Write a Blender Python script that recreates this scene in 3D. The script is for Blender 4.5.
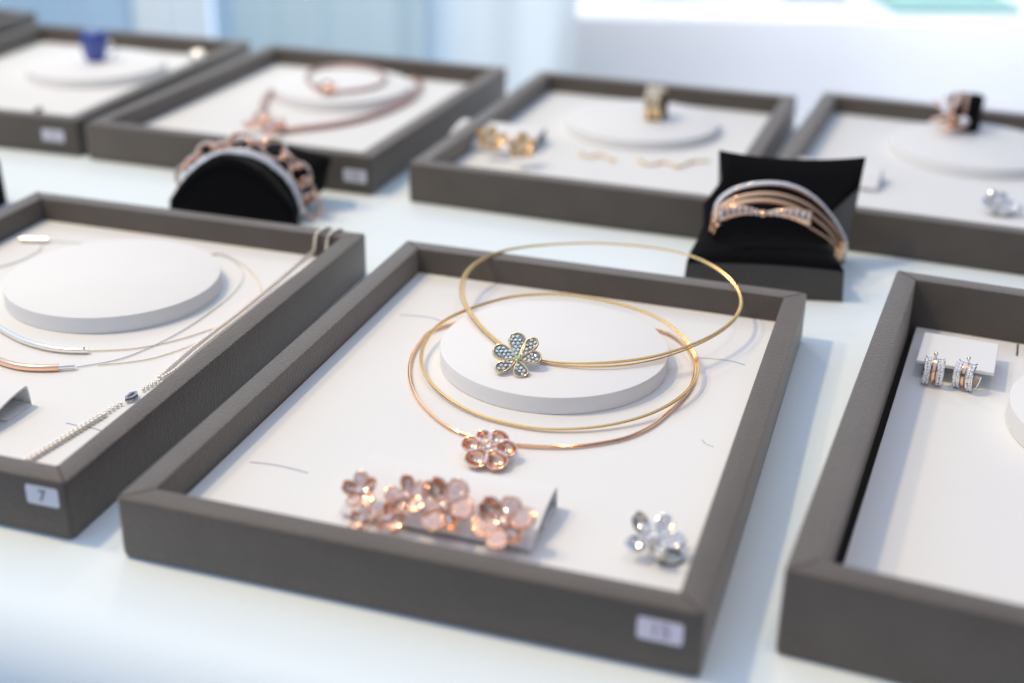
import bpy, bmesh, math, random
from math import sin, cos, pi, radians, sqrt, atan2, hypot
from mathutils import Vector, Matrix
random.seed(7)

# ------------------------------------------------------------------ frame of reference
# everything is laid out in "u": 1 u = camera height above the table; S turns u into metres
S = 0.26
sc = bpy.context.scene
for o in list(bpy.data.objects): bpy.data.objects.remove(o)

F_PX, PITCH, ROLL = 1331.44, 0.43488815, 0.01761275
_c, _s = cos(PITCH), sin(PITCH)
FWD = Vector((0, _c, -_s)); UP0 = Vector((0, _s, _c)); RX = Vector((1, 0, 0))
RT = RX*cos(ROLL) + UP0*sin(ROLL); UPV = -RX*sin(ROLL) + UP0*cos(ROLL)
EYE = Vector((0, 0, 1))

# ------------------------------------------------------------------ camera
cam_d = bpy.data.cameras.new('camera'); cam = bpy.data.objects.new('camera', cam_d)
sc.collection.objects.link(cam); sc.camera = cam
cam.matrix_world = Matrix.Translation(EYE*S) @ Matrix((
    (RT.x, UPV.x, -FWD.x, 0), (RT.y, UPV.y, -FWD.y, 0), (RT.z, UPV.z, -FWD.z, 0), (0, 0, 0, 1)))
cam_d.sensor_width = 36; cam_d.lens = F_PX/1024*36
cam_d.clip_start = 0.01; cam_d.clip_end = 200
cam_d.dof.use_dof = True; cam_d.dof.focus_distance = 2.09*S; cam_d.dof.aperture_fstop = 4.3

# ------------------------------------------------------------------ world: soft bluish daylight, brighter from behind the tables
w = bpy.data.worlds.new('World'); sc.world = w; w.use_nodes = True
nt = w.node_tree; nt.nodes.clear()
def N(t, **k):
    n = nt.nodes.new(t)
    for a, b in k.items(): setattr(n, a, b)
    return n
tc = N('ShaderNodeTexCoord'); sep = N('ShaderNodeSeparateXYZ')
nt.links.new(tc.outputs['Generated'], sep.inputs[0])
ry = N('ShaderNodeValToRGB')
mr = N('ShaderNodeMapRange'); mr.inputs[1].default_value = -1; mr.inputs[2].default_value = 1
nt.links.new(sep.outputs['Y'], mr.inputs[0]); nt.links.new(mr.outputs[0], ry.inputs[0])
e = ry.color_ramp.elements
e[0].position = 0.0; e[0].color = (0.34, 0.39, 0.50, 1)
e[1].position = 1.0; e[1].color = (0.74, 0.95, 1.28, 1)
x = e.new(0.45); x.color = (0.45, 0.57, 0.80, 1)
x = e.new(0.65); x.color = (0.60, 0.78, 1.10, 1)
rx = N('ShaderNodeValToRGB'); mx = N('ShaderNodeMapRange'); mx.inputs[1].default_value = -1; mx.inputs[2].default_value = 1
nt.links.new(sep.outputs['X'], mx.inputs[0]); nt.links.new(mx.outputs[0], rx.inputs[0])
ex_ = rx.color_ramp.elements; ex_[0].position = 0.45; ex_[0].color = (1.1, 1.1, 1.1, 1); ex_[1].position = 0.92; ex_[1].color = (0.22, 0.22, 0.24, 1)
mul = N('ShaderNodeMix', data_type='RGBA', blend_type='MULTIPLY'); mul.inputs[0].default_value = 1
nt.links.new(ry.outputs[0], mul.inputs[6]); nt.links.new(rx.outputs[0], mul.inputs[7])
bg = N('ShaderNodeBackground'); bg.inputs[1].default_value = 1.10
wo = N('ShaderNodeOutputWorld')
nt.links.new(mul.outputs[2], bg.inputs[0]); nt.links.new(bg.outputs[0], wo.inputs[0])

# ------------------------------------------------------------------ lamps: the hall's warm ceiling spots from the upper left, then added lamps
def lamp(name, pos, target, size, power, col, spread=180):
    d = bpy.data.lights.new(name, 'AREA'); d.shape = 'DISK'; d.size = size*S; d.energy = power*S*S
    d.color = col; d.spread = radians(spread)
    o = bpy.data.objects.new(name, d); sc.collection.objects.link(o)
    p = Vector(pos); o.location = p*S
    o.rotation_euler = (Vector(target)-p).to_track_quat('-Z', 'Y').to_euler()
    return o
WARM = (1.0, 0.76, 0.42)
lamp('warm_spot', (-3.0, 2.4, 5.6), (0, 2.2, 0), 0.40, 150, WARM)
lamp('warm_spot', (-4.8, 3.0, 6.0), (0, 2.4, 0), 0.40, 95, WARM)
lamp('warm_spot', (-1.6, 9.5, 5.6), (0.0, 2.2, 0), 0.60, 70, (1.0, 0.72, 0.42))  # added behind the tables to put a warm sheen on the tray rims
lamp('warm_spot', (0.8, 1.0, 4.6), (0.55, 1.2, 0), 0.30, 2.6, (1.0, 0.66, 0.32), 60)  # added overhead to give the near trays extra warmth
# added fill lamps, unseen, that brighten the curtains and the far table
lamp('backdrop_fill', (-0.7, 4.9, 3.2), (-0.5, 6.4, -0.8), 0.9, 27, (0.84, 0.93, 1.0), 90)
lamp('backdrop_fill', (1.7, -0.6, 6.5), (1.8, 5.6, -0.4), 0.6, 12, (0.90, 0.93, 1.0), 22)

sc.view_settings.view_transform = 'Standard'; sc.view_settings.look = 'None'
sc.view_settings.exposure = 0.08; sc.view_settings.gamma = 1
sc.render.engine = 'CYCLES'
sc.render.resolution_x = 1024; sc.render.resolution_y = 683

# ------------------------------------------------------------------ materials
def mat(name, col, rough=0.5, metal=0.0, noise=None, bump=None, sheen=0.0, spec=0.5, trans=0.0, ior=1.45, coat=0, tint=None):
    m = bpy.data.materials.new(name); m.use_nodes = True
    t = m.node_tree; b = t.nodes['Principled BSDF']
    b.inputs['Base Color'].default_value = (*col, 1); b.inputs['Roughness'].default_value = rough
    b.inputs['Metallic'].default_value = metal; b.inputs['Specular IOR Level'].default_value = spec
    b.inputs['IOR'].default_value = ior; b.inputs['Transmission Weight'].default_value = trans
    b.inputs['Sheen Weight'].default_value = sheen; b.inputs['Coat Weight'].default_value = coat
    if tint:
        b.inputs['Specular Tint'].default_value = (*tint, 1); b.inputs['Sheen Tint'].default_value = (*tint, 1)
    tcn = t.nodes.new('ShaderNodeTexCoord')
    if noise:                                     # (scale, col2, contrast)
        n = t.nodes.new('ShaderNodeTexNoise'); n.inputs['Scale'].default_value = noise[0]; n.inputs['Detail'].default_value = 6
        r = t.nodes.new('ShaderNodeValToRGB'); r.color_ramp.elements[0].position = 0.5-noise[2]; r.color_ramp.elements[1].position = 0.5+noise[2]
        r.color_ramp.elements[0].color = (*col, 1); r.color_ramp.elements[1].color = (*noise[1], 1)
        t.links.new(tcn.outputs['Object'], n.inputs['Vector']); t.links.new(n.outputs[0], r.inputs[0]); t.links.new(r.outputs[0], b.inputs['Base Color'])
    if bump:                                      # (kind, scale, strength, distance)
        if bump[0] == 'v':
            n = t.nodes.new('ShaderNodeTexVoronoi'); n.inputs['Scale'].default_value = bump[1]
        else:
            n = t.nodes.new('ShaderNodeTexNoise'); n.inputs['Scale'].default_value = bump[1]; n.inputs['Detail'].default_value = 5
        u = t.nodes.new('ShaderNodeBump'); u.inputs['Strength'].default_value = bump[2]; u.inputs['Distance'].default_value = bump[3]
        t.links.new(tcn.outputs['Object'], n.inputs['Vector']); t.links.new(n.outputs[0], u.inputs['Height']); t.links.new(u.outputs[0], b.inputs['Normal'])
    return m

M_LEATHER = mat('leatherette', (0.070, 0.061, 0.054), 0.46, noise=(70, (0.092, 0.080, 0.070), 0.3), bump=('v', 1300, 0.9, 0.0003), spec=0.45, sheen=0.55, tint=(1.0, 0.89, 0.78))
M_SEAM = mat('seam', (0.035, 0.03, 0.027), 0.8)
M_PAD = mat('pad_card', (0.765, 0.77, 0.755), 0.75, noise=(18, (0.80, 0.80, 0.785), 0.35), bump=('n', 600, 0.5, 0.0002), spec=0.2)
M_RISER = mat('riser_board', (0.81, 0.81, 0.80), 0.7, noise=(30, (0.785, 0.785, 0.775), 0.3), bump=('n', 800, 0.4, 0.0002), spec=0.2)
M_PADIN = mat('tray_lining', (0.02, 0.018, 0.017), 0.9)
M_CLOTH = mat('table_cloth', (0.835, 0.92, 0.945), 0.85, noise=(9, (0.80, 0.90, 0.935), 0.4), bump=('n', 900, 0.5, 0.0004), sheen=0.2, spec=0.15)
M_CLOTH2 = mat('white_cloth', (0.82, 0.82, 0.84), 0.85, bump=('n', 400, 0.3, 0.0004), spec=0.15)
M_CURT = mat('curtain_cloth', (0.50, 0.62, 0.67), 0.9, noise=(3, (0.56, 0.67, 0.72), 0.4), spec=0.1)
M_CURT2 = mat('pale_curtain_cloth', (0.84, 0.89, 0.92), 0.9, noise=(3, (0.81, 0.87, 0.91), 0.4), spec=0.1)
M_CURT3 = mat('deep_blue_curtain_cloth', (0.46, 0.63, 0.80), 0.9, noise=(3, (0.52, 0.69, 0.84), 0.4), spec=0.1)
M_FLOOR = mat('floor', (0.42, 0.48, 0.53), 0.6, noise=(4, (0.48, 0.53, 0.58), 0.4))
M_VELVET = mat('black_velvet', (0.006, 0.006, 0.007), 0.95, sheen=0.05, spec=0.05, bump=('n', 3000, 0.3, 0.0002))
M_VSIDE = mat('charcoal_fabric', (0.085, 0.076, 0.068), 0.85, sheen=0.2, spec=0.15, bump=('n', 3500, 0.4, 0.0002), noise=(300, (0.10, 0.09, 0.08), 0.3))
M_GOLD = mat('yellow_gold', (1.0, 0.64, 0.26), 0.22, 1.0)
M_PGOLD = mat('pale_gold', (1.0, 0.74, 0.42), 0.26, 1.0)
M_ROSE = mat('rose_gold', (1.0, 0.64, 0.45), 0.18, 1.0)
M_COPPER = mat('copper_gold', (1.0, 0.58, 0.33), 0.16, 1.0)
M_CHAIN = mat('chain_metal', (0.90, 0.83, 0.74), 0.35, 0.6)
M_ROSED = mat('brown_rose_gold', (0.66, 0.43, 0.36), 0.32, 1.0)
M_SILV = mat('white_gold', (0.98, 0.91, 0.82), 0.18, 1.0)
M_SILVD = mat('clasp_steel', (0.45, 0.43, 0.42), 0.2, 1.0)
M_DARKBED = mat('blackened_pave_bed', (0.20, 0.23, 0.24), 0.30, 0.8)
M_ROSEBED = mat('rose_pave_bed', (1.0, 0.60, 0.42), 0.35, 0.95)
M_STONE = mat('clear_stone', (0.97, 0.97, 0.98), 0.05, 0.35)
M_PINKST = mat('pink_tinted_stone', (0.97, 0.88, 0.87), 0.05, 0.4)
M_BLUEST = mat('pale_blue_stone', (0.80, 0.94, 0.97), 0.05, 0.25)
M_CHAMP = mat('champagne_stone', (0.92, 0.88, 0.74), 0.06, 0.35)
M_DARKREFL = mat('painted_dark_reflection', (0.42, 0.43, 0.46), 0.08, 0.7)  # grey that stands in for dark reflections in the stones
M_GREEN = mat('green_stone', (0.50, 0.78, 0.35), 0.08, 0.3)
M_PEARL = mat('pearl', (0.80, 0.85, 0.90), 0.15, 0.2, coat=1.0)
M_BLUE = mat('royal_blue_glass', (0.012, 0.05, 0.34), 0.12, 0.0, coat=1.0)
M_LBL = mat('label_paper', (0.72, 0.66, 0.73), 0.6, bump=('n', 900, 0.1, 0.0001))
M_LBLW = mat('white_label_paper', (0.66, 0.66, 0.72), 0.6)
M_INK = mat('grey_violet_ink', (0.10, 0.09, 0.14), 0.6)
M_INK2 = mat('faded_violet_ink', (0.34, 0.26, 0.36), 0.6)
M_SLIT = mat('slit', (0.26, 0.27, 0.38), 0.8)
M_TEAL = mat('teal_folder', (0.28, 0.50, 0.46), 0.5)
M_PAPER = mat('paper', (0.72, 0.75, 0.88), 0.6)
M_DARKP = mat('dark_print', (0.10, 0.12, 0.22), 0.5)
M_PINKP = mat('pink_paper', (0.85, 0.62, 0.66), 0.6)

# ------------------------------------------------------------------ mesh helpers
ORG = {}
class MB:
    def __init__(s): s.v = []; s.f = []; s.mi = []; s.cur = 0
    def add(s, vs, fs):
        b = len(s.v); s.v += [Vector(p) for p in vs]
        for f in fs: s.f.append([b+i for i in f]); s.mi.append(s.cur)
    def grid(s, rows, closed_u=False, closed_v=False):
        nr, nc = len(rows), len(rows[0]); vs = [p for r in rows for p in r]; fs = []
        for i in range(nr if closed_u else nr-1):
            for j in range(nc if closed_v else nc-1):
                a, b = i % nr, (i+1) % nr; c, d = j % nc, (j+1) % nc
                fs.append((a*nc+c, a*nc+d, b*nc+d, b*nc+c))
        s.add(vs, fs)
    def box(s, c, ex, ey, ez, X=Vector((1,0,0)), Y=Vector((0,1,0)), Z=Vector((0,0,1))):
        c = Vector(c); vs = []
        for k in (-1, 1):
            for j in (-1, 1):
                for i in (-1, 1): vs.append(c + X*(ex*i/2) + Y*(ey*j/2) + Z*(ez*k/2))
        s.add(vs, [(0,2,3,1),(4,5,7,6),(0,1,5,4),(2,6,7,3),(0,4,6,2),(1,3,7,5)])
    def tube(s, pts, r, closed=False, n=8, flat=1.0, cap=True):
        pts = [Vector(p) for p in pts]; m = len(pts); rows = []; Z = Vector((0, 0, 1))
        for i, p in enumerate(pts):
            if closed: t = pts[(i+1) % m]-pts[i-1]
            else: t = pts[min(i+1, m-1)]-pts[max(i-1, 0)]
            t.normalize()
            a = t.cross(Z)
            if a.length < 1e-3: a = t.cross(Vector((0, 1, 0)))
            a.normalize(); b = a.cross(t)
            rr = r[i] if isinstance(r, (list, tuple)) else r
            rows.append([p + a*(rr*cos(2*pi*k/n)) + b*(rr*flat*sin(2*pi*k/n)) for k in range(n)])
        s.grid(rows, closed_u=closed, closed_v=True)
        if cap and not closed:
            b0 = len(s.v)-m*n
            s.f.append([b0+k for k in range(n)][::-1]); s.f.append([b0+(m-1)*n+k for k in range(n)]); s.mi += [s.cur]*2
    def ball(s, c, r, n=6, m=4, sx=1, sy=1, sz=1, X=Vector((1,0,0)), Y=Vector((0,1,0)), Z=Vector((0,0,1))):
        c = Vector(c); vs = [c-Z*r*sz]
        for i in range(1, m):
            th = -pi/2+pi*i/m
            for j in range(n):
                ph = 2*pi*j/n
                vs.append(c + X*(r*sx*cos(th)*cos(ph)) + Y*(r*sy*cos(th)*sin(ph)) + Z*(r*sz*sin(th)))
        vs.append(c+Z*r*sz); fs = []
        for j in range(n): fs.append((0, 1+(j+1) % n, 1+j))
        for i in range(m-2):
            for j in range(n):
                a = 1+i*n; fs.append((a+j, a+(j+1) % n, a+n+(j+1) % n, a+n+j))
        l = len(vs)-1; a = 1+(m-2)*n
        for j in range(n): fs.append((a+j, a+(j+1) % n, l))
        s.add(vs, fs)
    def gem(s, c, r, Z=Vector((0,0,1)), n=6, rot=None):
        """brilliant-like stone: table, crown, pavilion"""
        Z = Z.normalized(); X = Z.orthogonal().normalized(); Y = Z.cross(X); c = Vector(c)
        ro = random.random()*6 if rot is None else rot; vs = []
        for rr, z in ((0.55, 0.42), (1.0, 0.1)):
            for j in range(n):
                ph = 2*pi*(j+(0.5 if z < .2 else 0))/n+ro; vs.append(c+X*(r*rr*cos(ph))+Y*(r*rr*sin(ph))+Z*(r*z))
        vs.append(c-Z*r*0.7); fs = [tuple(range(n))]
        for j in range(n):
            k = (j+1) % n
            fs += [(j, n+j, k), (k, n+j, n+k), (n+j, 2*n, n+k)]
        s.add(vs, fs)
        for q in range(1, len(fs)):
            if random.random() < 0.33: s.mi[-q] = 1  # random facets coloured dark, as if reflecting something dark
    def prism(s, outline, P, X, Y, Z, z0, z1):
        n = len(outline); vs = [P+X*a+Y*b+Z*z0 for a, b in outline]+[P+X*a+Y*b+Z*z1 for a, b in outline]
        s.add(vs, [tuple(range(n))[::-1], tuple(range(n, 2*n))]+[(i, (i+1) % n, n+(i+1) % n, n+i) for i in range(n)])
    def build(s, name, mats, parent=None, at=None, smooth=True, angle=35, bevel=0, solid=0, weld=0):
        org = ORG[parent] if parent is not None else Vector(at if at is not None else (0, 0, 0))
        me = bpy.data.meshes.new(name)
        me.from_pydata([tuple((p-org)*S) for p in s.v], [], s.f); 
        mats = mats if isinstance(mats, (list, tuple)) else [mats]
        if 1 in s.mi and len(mats) == 1: mats = list(mats)+[M_DARKREFL]
        for m in mats: me.materials.append(m)
        me.polygons.foreach_set('material_index', s.mi)
        bm = bmesh.new(); bm.from_mesh(me)
        if weld: bmesh.ops.remove_doubles(bm, verts=bm.verts, dist=weld*S)
        bmesh.ops.recalc_face_normals(bm, faces=bm.faces)
        bm.to_mesh(me); bm.free()
        if smooth:
            me.polygons.foreach_set('use_smooth', [True]*len(me.polygons)); me.set_sharp_from_angle(angle=radians(angle))
        me.update()
        o = bpy.data.objects.new(name, me); sc.collection.objects.link(o)
        if parent is not None: o.parent = parent
        else: o.location = org*S
        ORG[o] = org
        if solid:
            q = o.modifiers.new('thickness', 'SOLIDIFY'); q.thickness = solid*S; q.offset = 0
        if bevel:
            q = o.modifiers.new('bevel', 'BEVEL'); q.width = bevel*S; q.segments = 2; q.limit_method = 'ANGLE'; q.angle_limit = radians(40)
        return o
def thing(name, label, cat, at, group=None):
    o = bpy.data.objects.new(name, None); sc.collection.objects.link(o); o.empty_display_size = 0.01
    o.location = Vector(at)*S; ORG[o] = Vector(at)
    return tag(o, label, cat, group)
def tag(o, label, cat, group=None):
    o['label'] = label; o['category'] = cat
    if group: o['group'] = group
    return o

# ------------------------------------------------------------------ the trays: x, y, angle, width, depth, height, pad height
DW, DD, DH, WT, FL = 0.756, 0.984, 0.0953, 0.0371, 0.0429
TR = [(0.0087, 1.8244, -0.3041, DW+.0092, DD+.0164, DH-.0048, FL),
      (-0.7949, 2.0835, -0.2967, DW-.0042, DD+.0156, DH-.0060, FL),
      (0.8552, 1.6162, -0.3742, DW,        DD+.0305, DH+.0262, 0.034),
      (-1.3211, 3.7688, -0.2698, DW,       DD-.0185, DH-.0026, FL),
      (-0.5444, 3.5141, -0.3239, DW+.0139, DD-.0296, DH-.0032, FL),
      (0.2617, 3.2402, -0.3285, DW-.0189, DD-.0198, DH-.0036, FL),
      (1.0270, 3.0411, -0.3659, DW,       DD+.0027, DH-.0061, FL),
      (-2.075, 4.035, -0.2698, DW,       DD,       DH+.020, FL)]
def ax(k):
    t = TR[k][2]; return Vector((cos(t), sin(t), 0)), Vector((-sin(t), cos(t), 0))
def G(k, u, v, z):
    X, Y = ax(k); return Vector((TR[k][0], TR[k][1], 0))+X*u+Y*v+Vector((0, 0, z))
def loc(k, P):
    X, Y = ax(k); d = Vector((P[0]-TR[k][0], P[1]-TR[k][1], 0)); return d.dot(X), d.dot(Y)
def ray(px, py): return FWD*F_PX+RT*(px-512)+UPV*(341.5-py)
def on_z(px, py, z):
    d = ray(px, py); return EYE+d*((z-1)/d.z)
def on_plane(px, py, P, n):
    d = ray(px, py); return EYE+d*((P-EYE).dot(n)/d.dot(n))
def on_y(px, py, Y):
    d = ray(px, py); return EYE+d*(Y/d.y)
def catmull(pts, closed=True, sub=6):
    pts = [Vector(p) for p in pts]; n = len(pts); out = []
    rng = range(n) if closed else range(n-1)
    for i in rng:
        if closed: a, b, c, d = pts[i-1], pts[i], pts[(i+1) % n], pts[(i+2) % n]
        else: a, b, c, d = pts[max(i-1, 0)], pts[i], pts[i+1], pts[min(i+2, n-1)]
        for k in range(sub):
            t = k/sub
            out.append(0.5*((2*b)+(c-a)*t+(2*a-5*b+4*c-d)*t*t+(3*b-a-3*c+d)*t**3))
    if not closed: out.append(pts[-1])
    return out
def smooth_closed(pts, it=2):
    for _ in range(it):
        n = len(pts); pts = [pts[i-1]*0.25+pts[i]*0.5+pts[(i+1) % n]*0.25 for i in range(n)]
    return pts
Z3 = Vector((0, 0, 1))

def label_text(parent, txt, P, X, size, m):
    cu = bpy.data.curves.new('numeral', 'FONT'); cu.body = txt; cu.size = size*S; cu.extrude = 0.00008
    cu.align_x = 'CENTER'; cu.align_y = 'CENTER'
    to = bpy.data.objects.new('numeral_text', cu); sc.collection.objects.link(to)
    dg = bpy.context.evaluated_depsgraph_get(); me = bpy.data.meshes.new_from_object(to.evaluated_get(dg))
    bpy.data.objects.remove(to); bpy.data.curves.remove(cu)
    me.name = 'numeral'; me.materials.clear(); me.materials.append(m)
    nrm = X.cross(Z3); R = Matrix((X, Z3, nrm)).transposed()
    org = ORG[parent]
    for v in me.vertices: v.co = R @ v.co + (P-org)*S
    o = bpy.data.objects.new('numeral', me); sc.collection.objects.link(o); o.parent = parent; ORG[o] = org

def rrect(w, h, r, n=4):
    out = []
    for cx, cy, a0 in ((w/2-r, h/2-r, 0), (-w/2+r, h/2-r, 90), (-w/2+r, -h/2+r, 180), (w/2-r, -h/2+r, 270)):
        for i in range(n+1):
            a = radians(a0+90*i/n); out.append((cx+r*cos(a), cy+r*sin(a)))
    return out

TRAY_LABELS = [
 'charcoal jewellery tray numbered 15 holding two chokers with flower pendants',
 'charcoal jewellery tray numbered 7 holding tube necklaces and a long chain',
 'deep charcoal tray at the right edge holding a pair of hoop earrings',
 'charcoal tray with small number sticker, holding the blue ring on a disc',
 'charcoal tray behind the left black bracelet pillow, holding a brown rose gold necklace',
 'charcoal tray with yellow gold flower earrings, a ring and thin gold chains',
 'charcoal tray behind the right bracelet pillow, holding a rose gold ring with black stone',
 'charcoal tray corner at the top left edge, beside the tray of the blue ring']
trays = []
def make_tray(k, gap=0.0015, gapl=None):
    x, y, th, W, D, H, fl = TR[k]
    root = thing('jewellery_tray', TRAY_LABELS[k], 'tray', (x, y, 0), 'jewellery trays set out in two rows on the tablecloth')
    X, Y = ax(k)
    mb = MB(); rc = 0.007
    prof = [(0.006, 0), (0.0015, 0.0025), (0, 0.008), (0, H-0.004), (0.0012, H-0.0012), (0.004, H), (WT-0.0025, H), (WT-0.0007, H-0.0007), (WT, H-0.0025), (WT, 0.006)]
    rows = []
    for off, z in prof:
        row = []
        for sx, sy, a0 in ((1, 1, 0), (-1, 1, 90), (-1, -1, 180), (1, -1, 270)):
            c = max(rc, off); r = max(rc-off, 0)
            for i in range(4):
                a = radians(a0+30*i)
                row.append(G(k, sx*(W/2-c)+r*cos(a), sy*(D/2-c)+r*sin(a), z))
        rows.append(row)
    mb.grid(rows, closed_v=True)
    n = len(rows[0]); b = 0
    mb.f.append(list(range(n))[::-1]); mb.mi.append(0)
    # mitre seams on the rim
    mb.cur = 1
    for sx, sy in ((1, 1), (-1, 1), (-1, -1), (1, -1)):
        a = G(k, sx*(W/2-WT+0.001), sy*(D/2-WT+0.001), H+0.0001); c = G(k, sx*(W/2-0.004), sy*(D/2-0.004), H+0.0001)
        d = (c-a).normalized(); q = d.cross(Z3)
        mb.box((a+c)/2, (c-a).length, 0.0019, 0.0005, d, q, Z3)
    mb.build('frame', [M_LEATHER, M_SEAM], root, angle=30, weld=0.0003)
    m2 = MB(); m2.box(G(k, 0, 0, 0.010), W-2*WT+0.002, D-2*WT+0.002, 0.006, X, Y); m2.build('lining', M_PADIN, root)
    gl = gapl if gapl is not None else gap
    m3 = MB(); wi = W-2*WT-gap-gl; m3.box(G(k, (gl-gap)/2, 0, (fl+0.014)/2), wi, D-2*WT-2*gap, fl-0.014, X, Y)
    m3.build('insert_pad', M_PAD, root, bevel=0.0012)
    trays.append(root)
    return root
def sticker(k, px, py, w, h, txt, m, mi, size, skew=0):
    """paper number sticker on the front wall of tray k, centred where the pixel ray meets that wall"""
    X, Y = ax(k); n = -Y; P0 = G(k, 0, -TR[k][4]/2-0.0006, 0)
    P = on_plane(px, py, P0, n)
    mb = MB(); ol = rrect(w, h, 0.004)
    if skew: ol = [(a+skew*min(0, -b)*1.0 if a < 0 and b < 0 else a, b) for a, b in ol]
    mb.prism(ol, P, X, Z3, n, 0, 0.0007)
    st = mb.build('number_sticker', m, trays[k])
    label_text(st, txt, P+n*0.0012, X, size, mi)
def slit(k, pts, r=0.0011, m=None):
    mb = MB(); P = [on_z(a, b, TR[k][6]+0.0002) for a, b in pts]
    mb.tube(catmull(P, False, 5), r, n=6, flat=0.25); mb.build('slit', m or M_SLIT, trays[k])
def riser(k, u, v, r, h, label, name='display_disc'):
    fl = TR[k][6]; mb = MB(); rows = []
    for rr, z in ((0.0, 0), (r-0.001, 0), (r, 0.001), (r, h-0.0022), (r-0.0006, h-0.0006), (r-0.0022, h), (0, h)):
        rows.append([G(k, u+rr*cos(2*pi*i/96), v+rr*sin(2*pi*i/96), fl+z+0.0003) for i in range(96)])
    mb.grid(rows, closed_v=True)
    o = mb.build(name, M_RISER, at=G(k, u, v, fl), weld=0.0002, angle=40)
    tag(o, label, 'display disc', 'round white display discs in the trays'); return o
def ramp(k, u0, u1, vf, vb, h, label, zf=0.006, lean=0.004):
    """bent card: sloping top sheet, rolled ridge at the back, back leg and a small foot"""
    fl = TR[k][6]+0.0004; t = 0.0032; r = 0.006
    prof = [(vf, zf)]
    for i in range(9): 
        s_ = i/8; prof.append((vf+(vb-r-vf)*s_, zf+(h-zf)*(sin(s_*pi/2)**0.9)))
    for i in range(1, 6):
        a = radians(90-18*i); prof.append((vb-r+r*cos(a), h-r+r*sin(a)))
    prof += [(vb+lean*0.5, h*0.4), (vb+lean, t/2), (vb-0.02, t/2), (vb-0.055, t/2)]
    rows = []
    n = len(prof)
    def nrm(i):
        a = prof[max(i-1, 0)]; b = prof[min(i+1, n-1)]; d = (b[0]-a[0], b[1]-a[1]); l = hypot(*d) or 1; return (-d[1]/l, d[0]/l)
    outer = [(p[0]+nrm(i)[0]*t/2, p[1]+nrm(i)[1]*t/2) for i, p in enumerate(prof)]
    inner = [(p[0]-nrm(i)[0]*t/2, p[1]-nrm(i)[1]*t/2) for i, p in enumerate(prof)][::-1]
    loop = outer+inner
    mb = MB(); rows = [[G(k, u, a, fl+max(b, 0)) for a, b in loop] for u in (u0, u1)]
    mb.grid(rows, closed_v=True)
    L = len(loop)
    for e_ in (0, 1):
        for i in range(n-1):
            mb.f.append([e_*L+i, e_*L+i+1, e_*L+L-2-i, e_*L+L-1-i]); mb.mi.append(0)
    o = mb.build('earring_ramp', M_RISER, at=G(k, (u0+u1)/2, (vf+vb)/2, fl), angle=30)
    tag(o, label, 'earring stand', 'bent card earring ramps in the trays'); return o

# ------------------------------------------------------------------ room: floor, far curtains, far table
def plane_obj(name, x0, x1, y0, y1, z, m):
    mb = MB(); mb.add([(x0, y0, z), (x1, y0, z), (x1, y1, z), (x0, y1, z)], [(0, 1, 2, 3)])
    o = mb.build(name, m, smooth=False); o['kind'] = 'structure'; return o
plane_obj('floor', -14, 14, -6, 16, -2.9, M_FLOOR)

def curtain(x0, x1, y0, y1, amp, nf, m, label, seed, z0=-2.88, z1=2.2):
    rnd = random.Random(seed); n = 160; ph = [rnd.random()*6.3 for _ in range(5)]
    d = Vector((x1-x0, y1-y0, 0)); q = Vector((-d.y, d.x, 0)).normalized(); mb = MB(); rows = []
    for iz in range(9):
        z = z0+(z1-z0)*iz/8; row = []
        for i in range(n+1):
            t = i/n
            a = amp*(sin(2*pi*nf*t+ph[0]+0.25*sin(iz*0.7+ph[1]))+0.5*sin(2*pi*nf*1.7*t+ph[2])+0.35*sin(2*pi*nf*0.41*t+ph[3]))
            row.append(Vector((x0, y0, z))+d*t+q*a)
        rows.append(row)
    mb.grid(rows)
    o = mb.build('curtain', m, at=(x0, y0, z0), angle=60, solid=0.01)
    tag(o, label, 'curtain', 'curtains hanging behind the display table')
curtain(-4.2, -1.72, 6.3, 6.25, 0.02, 6, M_CURT3, 'deeper blue curtain hanging behind the tray with the blue ring', 1)
curtain(-1.76, -1.41, 6.15, 6.15, 0.015, 2, M_CURT2, 'narrow pale curtain strip beside the deeper blue curtain', 2)
curtain(-1.44, -0.44, 6.35, 6.3, 0.018, 3, M_CURT, 'mid blue pleated curtain behind the brown rose gold necklace tray', 3)
curtain(-0.47, 3.6, 6.5, 6.5, 0.02, 9, M_CURT2, 'wide pale blue curtain behind the white covered far table', 4)

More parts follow.
